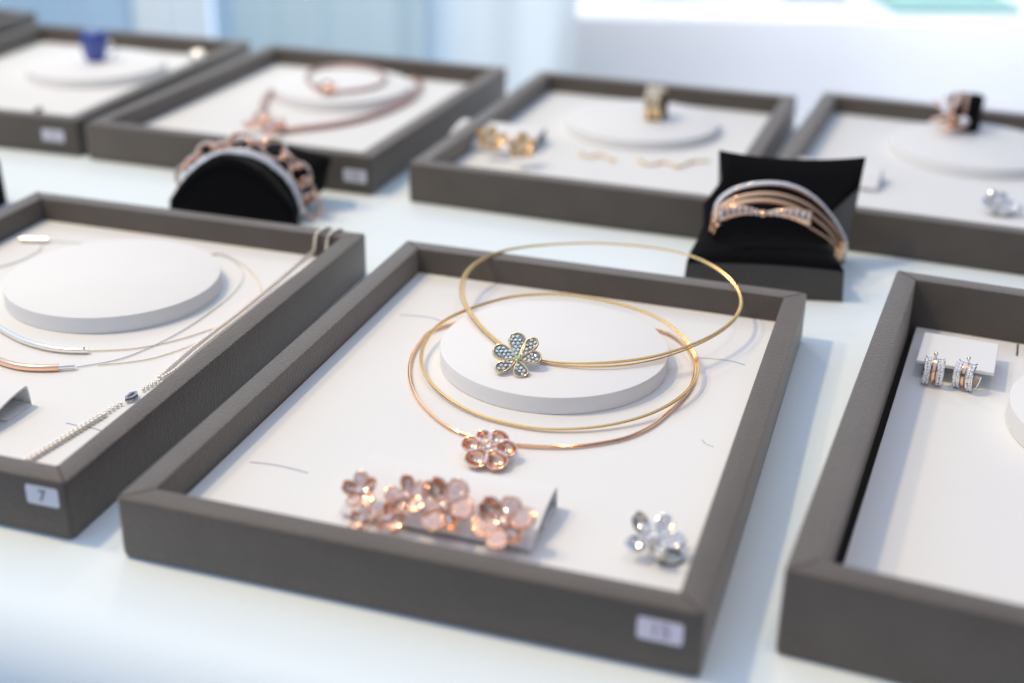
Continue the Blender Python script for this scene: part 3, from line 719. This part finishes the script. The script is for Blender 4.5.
def hoop(px, py, yaw, label):
    C = on_z(px, py, cz-0.002)
    AX = (X2*cos(yaw)+Y2*sin(yaw)).normalized(); FR = AX.cross(Z3).normalized()   # FR points to the viewer
    if FR.y > 0: FR = -FR
    R_ = 0.0235; root = thing('hoop_earring', label, 'earring', C-Z3*0.028, 'pave hoop earrings in the right tray')
    Cc = C-Z3*0.003+FR*0.001
    def arc(off, wd, a0, a1, m, nm, par, rr=R_, th=0.004):
        rows = []; n = 30
        for i in range(n+1):
            a = radians(a0+(a1-a0)*i/n); d = FR*cos(a)+Z3*sin(a); row = []
            for w_, t in ((-1, 0), (-0.7, 1), (0.7, 1), (1, 0), (0.8, -1), (-0.8, -1)):
                row.append(Cc+AX*(off+w_*wd/2)+d*(rr+t*th/2))
            rows.append(row)
        mb = MB(); mb.grid(rows, closed_v=True); return mb.build(nm, m, par, angle=40)
    for s_, tilt in ((-1, 0), (1, 0)):
        b_ = arc(s_*0.0102, 0.0118, -155, 62, M_SILV, 'pave_band', root)
        st = MB()
        for i in range(26):
            a = radians(-140+195*i/25); d = FR*cos(a)+Z3*sin(a)
            for w_ in (-0.0025, 0.0025): st.gem(Cc+AX*(s_*0.0102+w_)+d*(R_+0.0022), 0.0031, (d+Vector((random.uniform(-.45, .45), random.uniform(-.45, .45), random.uniform(-.45, .45)))).normalized())
        st.build('stones', M_STONE, b_, smooth=False)
    arc(0.0, 0.0060, -150, 70, M_ROSE, 'plain_band', root, rr=R_-0.001)
    mb = MB()                                                           # crossing bars and post at the top
    t0 = Cc+Z3*(R_*0.92)+FR*R_*0.35
    mb.tube([t0-AX*0.015+Z3*0.0025, t0-AX*0.012, t0+AX*0.012, t0+AX*0.015+Z3*0.0025], 0.0012, n=8)
    mb.tube([t0-FR*0.004+Z3*0.009, t0+FR*0.008-Z3*0.010], 0.0020, n=8)
    mb.ball(t0+Z3*0.008, 0.0035, 8, 6); mb.build('clip', M_SILV, root)
hoop(934, 366.5, 0.06, 'left one of two pave hoop earrings on the cream card')
hoop(968.5, 371.5, -0.30, 'right one of two pave hoop earrings, turned to show its open side')
mb = MB(); P = G(2, 0.035, 0.415, z2)
pp = loc(2, on_z(1030, 352, z2+0.02)); 
mb.box(G(2, pp[0]+0.06, pp[1], z2+0.012), 0.13, 0.04, 0.022, X2, Y2)
tag(mb.build('folded_card', M_RISER, at=G(2, pp[0]+0.06, pp[1], z2), bevel=0.002), 'folded cream card at the right edge, behind the cut off disc', 'card')

# ------------------------------------------------------------------ black bracelet pillows
def loft_pillow(label, secs, cap_side, side_mat, at, group='black bracelet pillows between the tray rows', ridge=0.004):
    """secs: list of (centre, half width bottom, half width top, z bottom, z top, dome, Xdir) from the front end to the back end"""
    root = thing('bracelet_pillow', label, 'jewellery stand', at, group)
    top = MB(); side = MB(); rows_t = []; rows_l = []; rows_r = []
    for (c, wb, wt, zb, zt, dome, X) in secs:
        c = Vector(c); nT = 12
        rt = []
        for i in range(nT+1):
            t = -1+2*i/nT; rt.append(c+X*(wt*t)+Z3*(zt+dome*(1-t*t)-0.0*t*t))
        rows_t.append(rt)
        rows_l.append([c-X*wb+Z3*zb, c-X*(wb*0.55+wt*0.45)*0.99+Z3*(zb*0.5+zt*0.5), c-X*wt+Z3*zt])
        rows_r.append([c+X*wb+Z3*zb, c+X*(wb*0.55+wt*0.45)*0.99+Z3*(zb*0.5+zt*0.5), c+X*wt+Z3*zt])
    top.grid(rows_t); top.build('velvet_top', M_VELVET, root, solid=ridge, angle=60)
    side.grid(rows_l); side.grid(rows_r)
    for e_ in (0, -1):
        rt = rows_t[e_]; n = len(rt)-1; bl = rows_l[e_][0]; br = rows_r[e_][0]
        low = [bl.lerp(br, i/n) for i in range(n+1)]; mid = [a.lerp(b, 0.5) for a, b in zip(low, rt)]
        side.grid([low, mid, rt])
    side.build('fabric_sides', side_mat, root, angle=50, weld=0.0005)
    return root
# right pillow
YF, YB = 2.375, 2.600
fr = on_y(836, 268, YF+0.02); frl = on_y(690, 240, YF+0.02); bbr = on_y(845, 300, YF); 
brt = on_y(864, 161, YB); blt = on_y(720, 146, YB)
XP = Vector((1, -0.10, 0)).normalized()
def sec(xl, xr, y, zb, zt, dome, wbs=1.0):
    return ((Vector(((xl+xr)/2, y, 0))), (xr-xl)/2*wbs, (xr-xl)/2, zb, zt, dome, XP)
secs = []
keys = [  # s, y, xl, xr, zt, dome
    (0.0, YF, frl.x-0.005, bbr.x-0.012, 0.062, 0.006),
    (0.12, YF+0.03, frl.x+0.005, bbr.x-0.020, 0.074, 0.010),
    (0.3, YF+0.07, frl.x+0.022, bbr.x-0.030, 0.083, 0.010),
    (0.5, YF+0.115, frl.x+0.038, bbr.x-0.026, 0.100, 0.008),
    (0.7, YF+0.160, frl.x+0.042, bbr.x-0.006, 0.128, 0.0),
    (0.88, YF+0.20, blt.x+0.006, brt.x-0.012, 0.165, -0.008),
    (1.0, YB, blt.x, brt.x, (blt.z+brt.z)/2, -0.012)]
tilt_z = (fr.z, frl.z, blt.z, brt.z)
print('PILLOW', [round(v, 3) for v in (frl.x, fr.x, fr.z, frl.z, bbr.x, bbr.z, blt.x, brt.x, blt.z, brt.z)])
for s_, y_, xl, xr, zt, dm in keys: secs.append(sec(xl, xr, y_, 0.0, zt, dm, 1.0+0.03*(1-s_)-0.10*s_))
pilR = loft_pillow('black velvet bracelet pillow with grey sides, between tray 15 and the back row', secs, None, M_VSIDE, (0.5, 2.48, 0))

def band_on(px_pts, Y, r, m, parent, name, n=8, flat=1.0, sub=5, closed=False, dz=0):
    pts = [on_y(a, b, Y if not callable(Y) else Y(i/(len(px_pts)-1)))+Z3*dz for i, (a, b) in enumerate(px_pts)]
    mb = MB(); c = catmull(pts, closed, sub); mb.tube(c, r, closed, n, flat); return mb.build(name, m, parent), c
brR = thing('bangle', 'rose gold multi band bangle with crossed pave bow on the right black pillow', 'bracelet', (0.5, 2.48, 0.02), 'bracelets on the black pillows')
yb = 2.475
def yR(t): return yb+0.02-0.05*sin(pi*t)*0.0
# full loops: visible upper arc plus an under-pass hidden in the waist
def loop_band(arc, Yc, r, m, name, flat=0.5, yo=0.0, stones=None, sr=0.003, wid=0.0):
    pts = [on_y(a, b, Yc+yo) for a, b in arc]
    low = [pts[-1]+Vector((-0.012, 0.012, -0.035)), (pts[-1]+pts[0])/2+Vector((0, 0.02, -0.075)), pts[0]+Vector((0.012, 0.012, -0.035))]
    low = [Vector((p.x, p.y, max(p.z, 0.008))) for p in low]
    c = catmull(pts+low, True, 7); mb = MB(); mb.tube(c, r, True, 10, flat); o = mb.build(name, m, brR if name != 'x' else brR)
    if stones:
        st = MB(); na = int(len(arc)*7*0.98)
        cen = sum(c, Vector())/len(c)
        for i in range(0, na):
            for q in ((-0.5, 0.5) if wid else (0,)):
                for h_ in (0, 0.5):
                    p = c[i].lerp(c[(i+1) % len(c)], h_); d = (p-cen); d.y = 0; d.normalize(); d = (d*0.8+Vector((random.uniform(-.2, .2), -0.9, 0.35))).normalized()
                    st.gem(p+d*r*0.75+Vector((0, q*wid, 0)), sr, d)
        st.build('stones', stones, o, smooth=False)
    return o, c
# arcs traced on the plane of the bangle
loop_band([(716, 212), (721, 200), (735, 190), (755, 185), (778, 184.5), (799, 190), (816, 201), (829, 215), (839, 230), (844, 246)], yb, 0.0068, M_ROSE, 'pave_band', 0.8, 0.03, M_STONE, 0.0034, 0.007)
loop_band([(715, 220), (720, 209), (733, 200), (752, 195), (773, 194.5), (793, 199), (811, 208), (825, 220), (836, 233), (841, 247)], yb, 0.0072, M_COPPER, 'rose_band', 0.8, 0.01)
loop_band([(714, 226), (719, 215), (732, 206), (751, 201.5), (772, 201.5), (792, 206.5), (809, 216), (823, 227), (833, 239), (838, 251)], yb, 0.0072, M_COPPER, 'rose_band', 0.8, -0.01)
loop_band([(716, 229), (722, 222), (735, 216), (752, 213), (772, 214.5), (790, 219), (806, 226), (818, 233), (828, 240), (835, 249)], yb, 0.0045, M_COPPER, 'rose_band', 0.8, -0.03)
bow = MB()
def bow_lobe(x0, y0, x1, y1, w0, w1):
    A = on_y(x0, y0, yb-0.060); B = on_y(x1, y1, yb-0.060); d = (B-A).normalized(); up = (Z3-d*d.dot(Z3)).normalized(); n = Vector((0, -1, 0))
    rows = []
    for i in range(9):
        t = i/8; w_ = w0+(w1-w0)*t**0.8; c = A.lerp(B, t)+Z3*0.007*sin(pi*t)
        rows.append([c+up*(w_*cos(a))+Vector((0, -1, 0.3))*(0.007*sin(a)) for a in [2*pi*k/10 for k in range(10)]])
    mb = MB(); mb.grid(rows, closed_v=True); mb.f.append(list(range(10))[::-1]); mb.f.append([80+k for k in range(10)]); mb.mi += [0, 0]
    lb = mb.build('bow_lobe', M_COPPER, brR, angle=50)
    st = MB()
    for i in range(7):
        t = 0.15+0.8*i/6; w_ = (w0+(w1-w0)*t**0.8)*0.75; c = A.lerp(B, t)+Vector((0, -0.0068, 0.003+0.007*sin(pi*t)))
        k = max(1, int(w_/0.0028))
        for j in range(-k, k+1): st.gem(c+up*(w_*j/(k+0.01))*0.72+Vector((random.uniform(-.0012, .0012), 0, 0)), 0.0031, Vector((random.uniform(-.5, .5), -1, random.uniform(0.1, 0.9))).normalized())
    st.build('stones', M_PINKST, lb, smooth=False)
bow_lobe(763, 214, 719, 215, 0.003, 0.0190)
bow_lobe(763, 214, 810, 220.5, 0.003, 0.0190)
mb = MB(); mb.ball(on_y(763, 214, yb-0.066), 0.0075, 12, 8); mb.build('bow_knot', M_ROSE, brR)

# left pillow
YL = 2.70
XL = Vector((1, -0.25, 0)).normalized()
def secL(cx, y, w_, wb, zt, dome): return (Vector((cx, y, 0)), wb, w_, 0.0, zt, dome, XL)
f0 = on_y(168, 200, YL+0.06); f1 = on_y(303, 214, YL-0.06); bt = on_y(332, 151, 2.95); 
print('PILL L', [round(v, 3) for v in (f0.x, f0.z, f1.x, f1.z, bt.x, bt.z)])
cxL = (f0.x+f1.x)/2; wL = (f1.x-f0.x)/2
tz = on_y(240, 158, YL).z
secsL = [secL(cxL-0.005, YL-0.012, wL*0.88, wL*0.96, 0.045, tz-0.065),
         secL(cxL-0.005, YL, wL*0.93, wL*0.99, 0.050, tz-0.050),
         secL(cxL-0.004, YL+0.035, wL*0.90, wL*0.94, 0.050, tz-0.052),
         secL(cxL-0.002, YL+0.07, wL*0.76, wL*0.78, 0.045, tz-0.062),
         secL(cxL+0.004, YL+0.12, wL*0.74, wL*0.74, 0.060, tz-0.078),
         (Vector((cxL+0.050, YL+0.18, 0)), wL*0.80, wL*0.92, 0.045, 0.112, 0.028, XL),
         (Vector((bt.x-wL*0.97, YL+0.235, 0)), wL*0.96, wL*1.0, 0.055, bt.z+0.006, 0.006, XL)]
pilL = loft_pillow('round fronted black velvet pillow behind tray 7, under a link bracelet', secsL, None, M_VELVET, (cxL, YL+0.1, 0))
brL = thing('bracelet', 'white pave bangle on the left black pillow, in front of the link bracelet', 'bracelet', (cxL+0.02, YL+0.08, 0.03), 'bracelets on the black pillows')
arcP = [(186, 180), (196, 168), (210, 159), (228, 154), (245, 153.5), (262, 159), (277, 169), (288, 180), (297, 194), (302, 210)]
yl = YL+0.060
pts = [on_y(a, b, yl) for a, b in arcP]; pts += [pts[-1]+Vector((-0.02, 0.02, -0.05)), (pts[0]+pts[-1])/2+Vector((0, .03, -0.10)), pts[0]+Vector((0.02, 0.02, -0.04))]
pts = [Vector((p.x, p.y, max(p.z, 0.008))) for p in pts]
cP = catmull(pts, True, 7); mb = MB(); mb.tube(cP, 0.0092, True, 10, 0.8); o = mb.build('band', M_SILV, brL)
st = MB()
for i in range(68):
    p = cP[i]; d = Vector((random.uniform(-.2, .2), -0.8, 0.6)).normalized()
    for q in (-0.004, 0.004): st.gem(p+d*0.009+Vector((0, q, q*0.6)), 0.0050, d)
st.build('stones', M_STONE, o, smooth=False)
brK = thing('bracelet', 'rose gold oval link bracelet round the left black pillow', 'bracelet', (cxL+0.04, YL+0.12, 0.03), 'bracelets on the black pillows')
arcK = [(183, 184), (190, 168), (203, 156), (221, 147), (243, 142), (264, 145), (284, 155), (299, 172), (308, 192), (313, 216)]
yk = YL+0.085; ptsK = [on_y(a, b, yk) for a, b in arcK]; cK = catmull(ptsK, False, 8)
L = 0; acc = [0]
for a, b in zip(cK[:-1], cK[1:]): L += (b-a).length; acc.append(L)
nl = 11
for i in range(nl):
    s_ = L*(i+0.5)/nl; j = max(q for q in range(len(acc)) if acc[q] <= s_); j = min(j, len(cK)-2); c = cK[j]; T = (cK[j+1]-cK[j]).normalized()
    nrm = Vector((0, -0.85, 0.5)) if i % 2 == 0 else Vector((0.1, 0.5, 0.85)); Sd = T.cross(nrm).normalized()
    ll = L/nl*0.66
    mb = MB(); mb.tube([c+T*(ll*cos(a))+Sd*(0.021*sin(a)) for a in [2*pi*k/20 for k in range(20)]], 0.0047, True, 8); lk = mb.build('link', M_ROSE, brK)
    if i % 2 == 0: stones_line(lk, [c+T*(ll*cos(a))+Sd*(0.021*sin(a))+Vector((0, -0.004, 0.003)) for a in [2*pi*k/14 for k in range(14)]], 0.0034, Vector((0, -.8, .5)), M_PINKST)
# pillow corner at the left edge
mb = MB()
PC = on_z(-75, 226, 0.0); XC = Vector((1, -0.2, 0)).normalized()
secsC = [(PC+Vector((0, y_, 0)), w_, w_*0.97, 0, z_, 0.01, XC) for y_, w_, z_ in ((0, 0.12, 0.06), (0.05, 0.105, 0.065), (0.12, 0.11, 0.085), (0.18, 0.125, 0.10))]
loft_pillow('black velvet pillow cut off by the left edge behind tray 7', secsC, None, M_VELVET, PC)

# ------------------------------------------------------------------ back row contents
# blue ring (tray far left)
Cb = on_z(96, 61, TR[3][6]+0.027); z0 = TR[3][6]+0.0266
rb = thing('blue_ring', 'deep royal blue faceted ring standing upright on its disc', 'ring', Cb)
tp = [on_y(px, py, Cb.y) for px, py in ((81, 30), (107, 32))]
wt = (tp[1].x-tp[0].x)/2; ht = (tp[0].z+tp[1].z)/2+0.002-z0; cx_t = (tp[0].x+tp[1].x)/2
mb = MB(); rows = []
for t, w_ in ((0, 0.026), (0.08, 0.030), (0.35, 0.038), (0.75, wt*1.1), (0.93, wt*1.05), (1.0, wt*0.8)):
    c = Vector((Cb.x+(cx_t-Cb.x)*t, Cb.y, z0+ht*t)); rows.append([c+Vector((w_*cos(a), w_*0.75*sin(a), 0)) for a in [2*pi*(k+0.5)/8 for k in range(8)]])
mb.grid(rows, closed_v=True); mb.f.append([k for k in range(8)][::-1]); mb.f.append([40+k for k in range(8)]); mb.mi += [0, 0]
mb.build('stone', M_BLUE, rb, smooth=False)
mb = MB(); cc = Vector((Cb.x+0.032, Cb.y+0.004, z0+0.028)); mb.tube([cc+Vector((0.026*cos(a), 0.01*sin(a), 0.026*sin(a))) for a in [2*pi*k/28 for k in range(28)]], 0.0028, True, 8); mb.build('band', M_SILV, rb)
u_, v_ = loc(3, on_z(42, 106, FL+0.034)); ramp(3, u_-0.26, u_, v_-0.12, v_, 0.034, 'card ramp at the front of the tray with the blue ring')
Cs = on_z(197, 58, FL+0.006)
flower('flower_earring', 'small white gold earring at the right of the tray with the blue ring', 'earring', Cs+Z3*0.006, Vector((0, -0.4, 1)), Z3, 0.026, 5, M_SILV, M_SILV, M_STONE, None, sr=0.0035, style='pave', seed=4, post=False)

# brown rose gold necklace and bracelet
zt = FL+0.008
nk = thing('torque_necklace', 'thick brown rose gold necklace with flower cluster, lying round its disc', 'necklace', on_z(330, 122, FL))
arcN = [(276, 88), (268, 95), (263, 106), (262, 118), (268, 127), (285, 129.5), (310, 127.5), (340, 123.5), (368, 117), (392, 108.5), (410, 99), (418, 90), (419, 82), (413, 75)]
mb = MB(); mb.tube(catmull([on_z(a, b, zt) for a, b in arcN], False, 6), 0.0090, n=12); mb.build('neck_wire', M_ROSED, nk)
for i, (a, b, R_) in enumerate(((262, 121, 0.026), (278, 126, 0.022), (250, 126, 0.018), (270, 132, 0.020))):
    C = on_z(a, b, zt+0.012)
    for q in range(5):
        an = q*2*pi/5+i; D = Vector((cos(an), sin(an), 0)); cup_petal(nk, C, D, Vector((0, -0.4, 0.9)).normalized(), R_, R_*0.9, M_ROSE, h=0.008)
    mb = MB(); mb.gem(C+Vector((0, -0.006, 0.012)), 0.010, Vector((0, -0.5, 1)), 8); mb.build('stone', M_PINKST, nk, smooth=False)
zt2 = FL+0.028+0.006
bk = thing('bangle', 'brown rose gold bangle with flower cluster on the disc behind the left pillow', 'bracelet', on_z(345, 80, FL+0.028))
arcM = [(326, 92), (314, 86), (307, 79), (309, 72), (320, 67.5), (340, 66), (362, 67), (378, 70.5), (386, 77), (381, 84), (365, 89), (345, 91.5)]
mb = MB(); mb.tube(smooth_closed(catmull([on_z(a, b, zt2) for a, b in arcM], True, 5), 3), 0.0055, True, 10); mb.build('band', M_ROSED, bk)
C = on_z(327, 89, zt2+0.008)
for q in range(5):
    an = q*2*pi/5+0.3; D = Vector((cos(an), sin(an), 0)); cup_petal(bk, C, D, Vector((0, -0.4, 0.9)).normalized(), 0.028, 0.024, M_ROSE, h=0.008)
mb = MB(); mb.gem(C+Vector((0, -0.006, 0.010)), 0.009, Vector((0, -0.5, 1)), 8); mb.build('stone', M_PINKST, bk, smooth=False)

# tray with yellow gold: ramp, two flower earrings, ring on a black holder, thin chains
u_, v_ = loc(5, on_z(546, 128, FL+0.036)); ramp(5, u_-0.22, u_, v_-0.14, v_, 0.036, 'card ramp carrying two yellow gold flower earrings')
nG = Vector((0.1, -0.7, 0.75)).normalized()
for (a, b, sd, lab) in ((491, 141, 2, 'left yellow gold flower earring on its card ramp'), (521, 149, 6, 'right yellow gold flower earring, nearer to the black pillow')):
    C = on_z(a, b, FL+0.042); flower('flower_earring', lab, 'earring', C, nG, Z3, 0.038, 5, M_PGOLD, M_PGOLD, M_CHAMP, 'yellow gold flower earrings in the back row', sr=0.0045, style='cup', seed=sd, boss=0.2)
def ring_holder(px, py, k, w_, h_, label):
    zb = TR[k][6]+(0.0245 if k == 5 else 0.0265); C = on_z(px, py, zb); X, Y = ax(k)
    mb = MB(); rows = []
    for v_, hh in ((-0.028, 0.010), (-0.020, 0.55*h_), (0.0, 0.9*h_), (0.020, h_), (0.032, 0.96*h_), (0.036, 0.0)):
        ww = w_/2*(0.8 if v_ < 0 else 0.95); rows.append([C+Y*(v_+0.02)-X*ww, C+Y*(v_+0.02)-X*ww+Z3*max(hh, .004), C+Y*(v_+0.02)-X*ww*0.6+Z3*(hh+0.006), C+Y*(v_+0.02)+X*ww*0.6+Z3*(hh+0.006), C+Y*(v_+0.02)+X*ww+Z3*max(hh, .004), C+Y*(v_+0.02)+X*ww])
    mb.grid(rows, closed_v=True); mb.f += [[0, 1, 2, 3, 4, 5], [30+i for i in (5, 4, 3, 2, 1, 0)]]; mb.mi += [0, 0]
    o = mb.build('ring_holder', M_VELVET, at=C, angle=60); tag(o, label, 'ring holder', 'black ring holders on the discs'); return C, X, Y
C, X, Y = ring_holder(653, 120, 5, 0.052, 0.060, 'small black ring holder on the disc behind the thin gold chains')
rg = thing('wide_ring', 'wide yellow gold ring set with stones on the small black holder', 'ring', C+Z3*0.02)
for i, off in enumerate((-0.016, 0.0, 0.016)):
    cc = C+Y*(0.012)+Z3*0.040+X*off; mb = MB(); mb.tube([cc+Z3*(0.043*cos(a)*0.95)+Y*(0.030*sin(a)) for a in [2*pi*k/36 for k in range(36)]], 0.0065, True, 8); mb.build('band', M_PGOLD, rg)
st = MB()
for i in range(5):
    for j in range(2):
        st.gem(C-Y*0.014+Z3*(0.030+0.013*i)+X*(0.012*(j*2-1)*(0.6 if i % 2 else 1)), 0.0085, Vector((0.1, -0.8, 0.5)).normalized(), 8)
st.build('stones', M_CHAMP, rg, smooth=False)
def bead_chain(label, pxs, k, m):
    root = thing('chain_bracelet', label, 'bracelet', on_z(pxs[0][0], pxs[0][1], FL), 'thin gold chains in the back row')
    c = catmull([on_z(a, b, FL+0.003) for a, b in pxs], False, 6); chain(c, 0.010, 0.0042, m, root, 'chain', jit=0.0015, el=1.3)
    mb = MB()
    for p in c[3::7]: mb.ball(p+Z3*0.002, 0.008, 8, 5, sz=0.5)
    mb.build('charms', m, root)
bead_chain('short thin gold chain in front of the disc with the gold ring', [(577, 152), (588, 157), (600, 155), (614, 161)], 5, M_PGOLD)
bead_chain('longer thin gold chain reaching towards the right black pillow', [(636, 158), (648, 165), (664, 162), (678, 167), (692, 162), (712, 161)], 5, M_PGOLD)

# right back tray
C, X, Y = ring_holder(962, 131, 6, 0.085, 0.085, 'black velvet ring holder under the rose gold crossover ring')
rg = thing('crossover_ring', 'rose gold crossover ring with round white stones on black velvet holder', 'ring', C+Z3*0.02)
for (a, b) in (((938, 104), (968, 124)), ((935, 122), (962, 95)), ((948, 98), (950, 128)), ((940, 128), (972, 122))):
    yy = C.y-0.03; A = on_y(a[0], a[1], yy); B = on_y(b[0], b[1], yy); m_ = (A+B)/2+Vector((0, -0.015, 0.0))
    mb = MB(); mb.tube(catmull([A+Vector((0, 0.02, 0)), A.lerp(m_, .5)+Vector((0, -.004, 0)), m_, B.lerp(m_, .5)+Vector((0, -.004, 0)), B+Vector((0, 0.02, 0))], False, 5), 0.0075, n=8, flat=0.7); mb.build('band', M_ROSE, rg)
st = MB(); 
for a, b in ((945, 108), (964, 121)): st.gem(on_y(a, b, C.y-0.055), 0.013, Vector((-0.3, -0.7, 0.6)).normalized(), 8)
st.build('stones', M_STONE, rg, smooth=False)
mb = MB(); cc = C+Y*0.02+Z3*0.045; mb.tube([cc+Z3*(0.046*cos(a))+X*(0.0)+Y*(0.040*sin(a)) for a in [2*pi*k/36 for k in range(36)]], 0.005, True, 8); mb.build('shank', M_ROSE, rg)
u_, v_ = loc(6, on_z(884, 166, FL+0.034)); ramp(6, u_-0.20, u_, v_-0.10, v_, 0.030, 'card ramp half hidden behind the right black pillow')
Cx = on_z(997, 207, FL+0.012)
flower('flower_earring', 'silver flower earring at the right edge in the back row', 'earring', Cx+Z3*0.004, Vector((0, -0.45, 1)), Z3, 0.040, 6, M_SILV, M_SILVD, M_STONE, None, sr=0.0045, style='pave', seed=8, post=False)
mb = MB(); mb.ball(on_z(1017, 209, FL+0.016), 0.013, 20, 12)
pe = thing('pearl_earring', 'round pearl earring beside the silver flower at the right edge', 'earring', on_z(1017, 211, FL)); mb.build('pearl', M_PEARL, pe)
mb = MB(); mb.tube([on_z(1017, 209, FL+0.016)+Vector((0, 0.010, 0)), on_z(1017, 209, FL+0.006)+Vector((0, 0.026, 0))], 0.002, n=8); mb.build('post', M_SILV, pe)
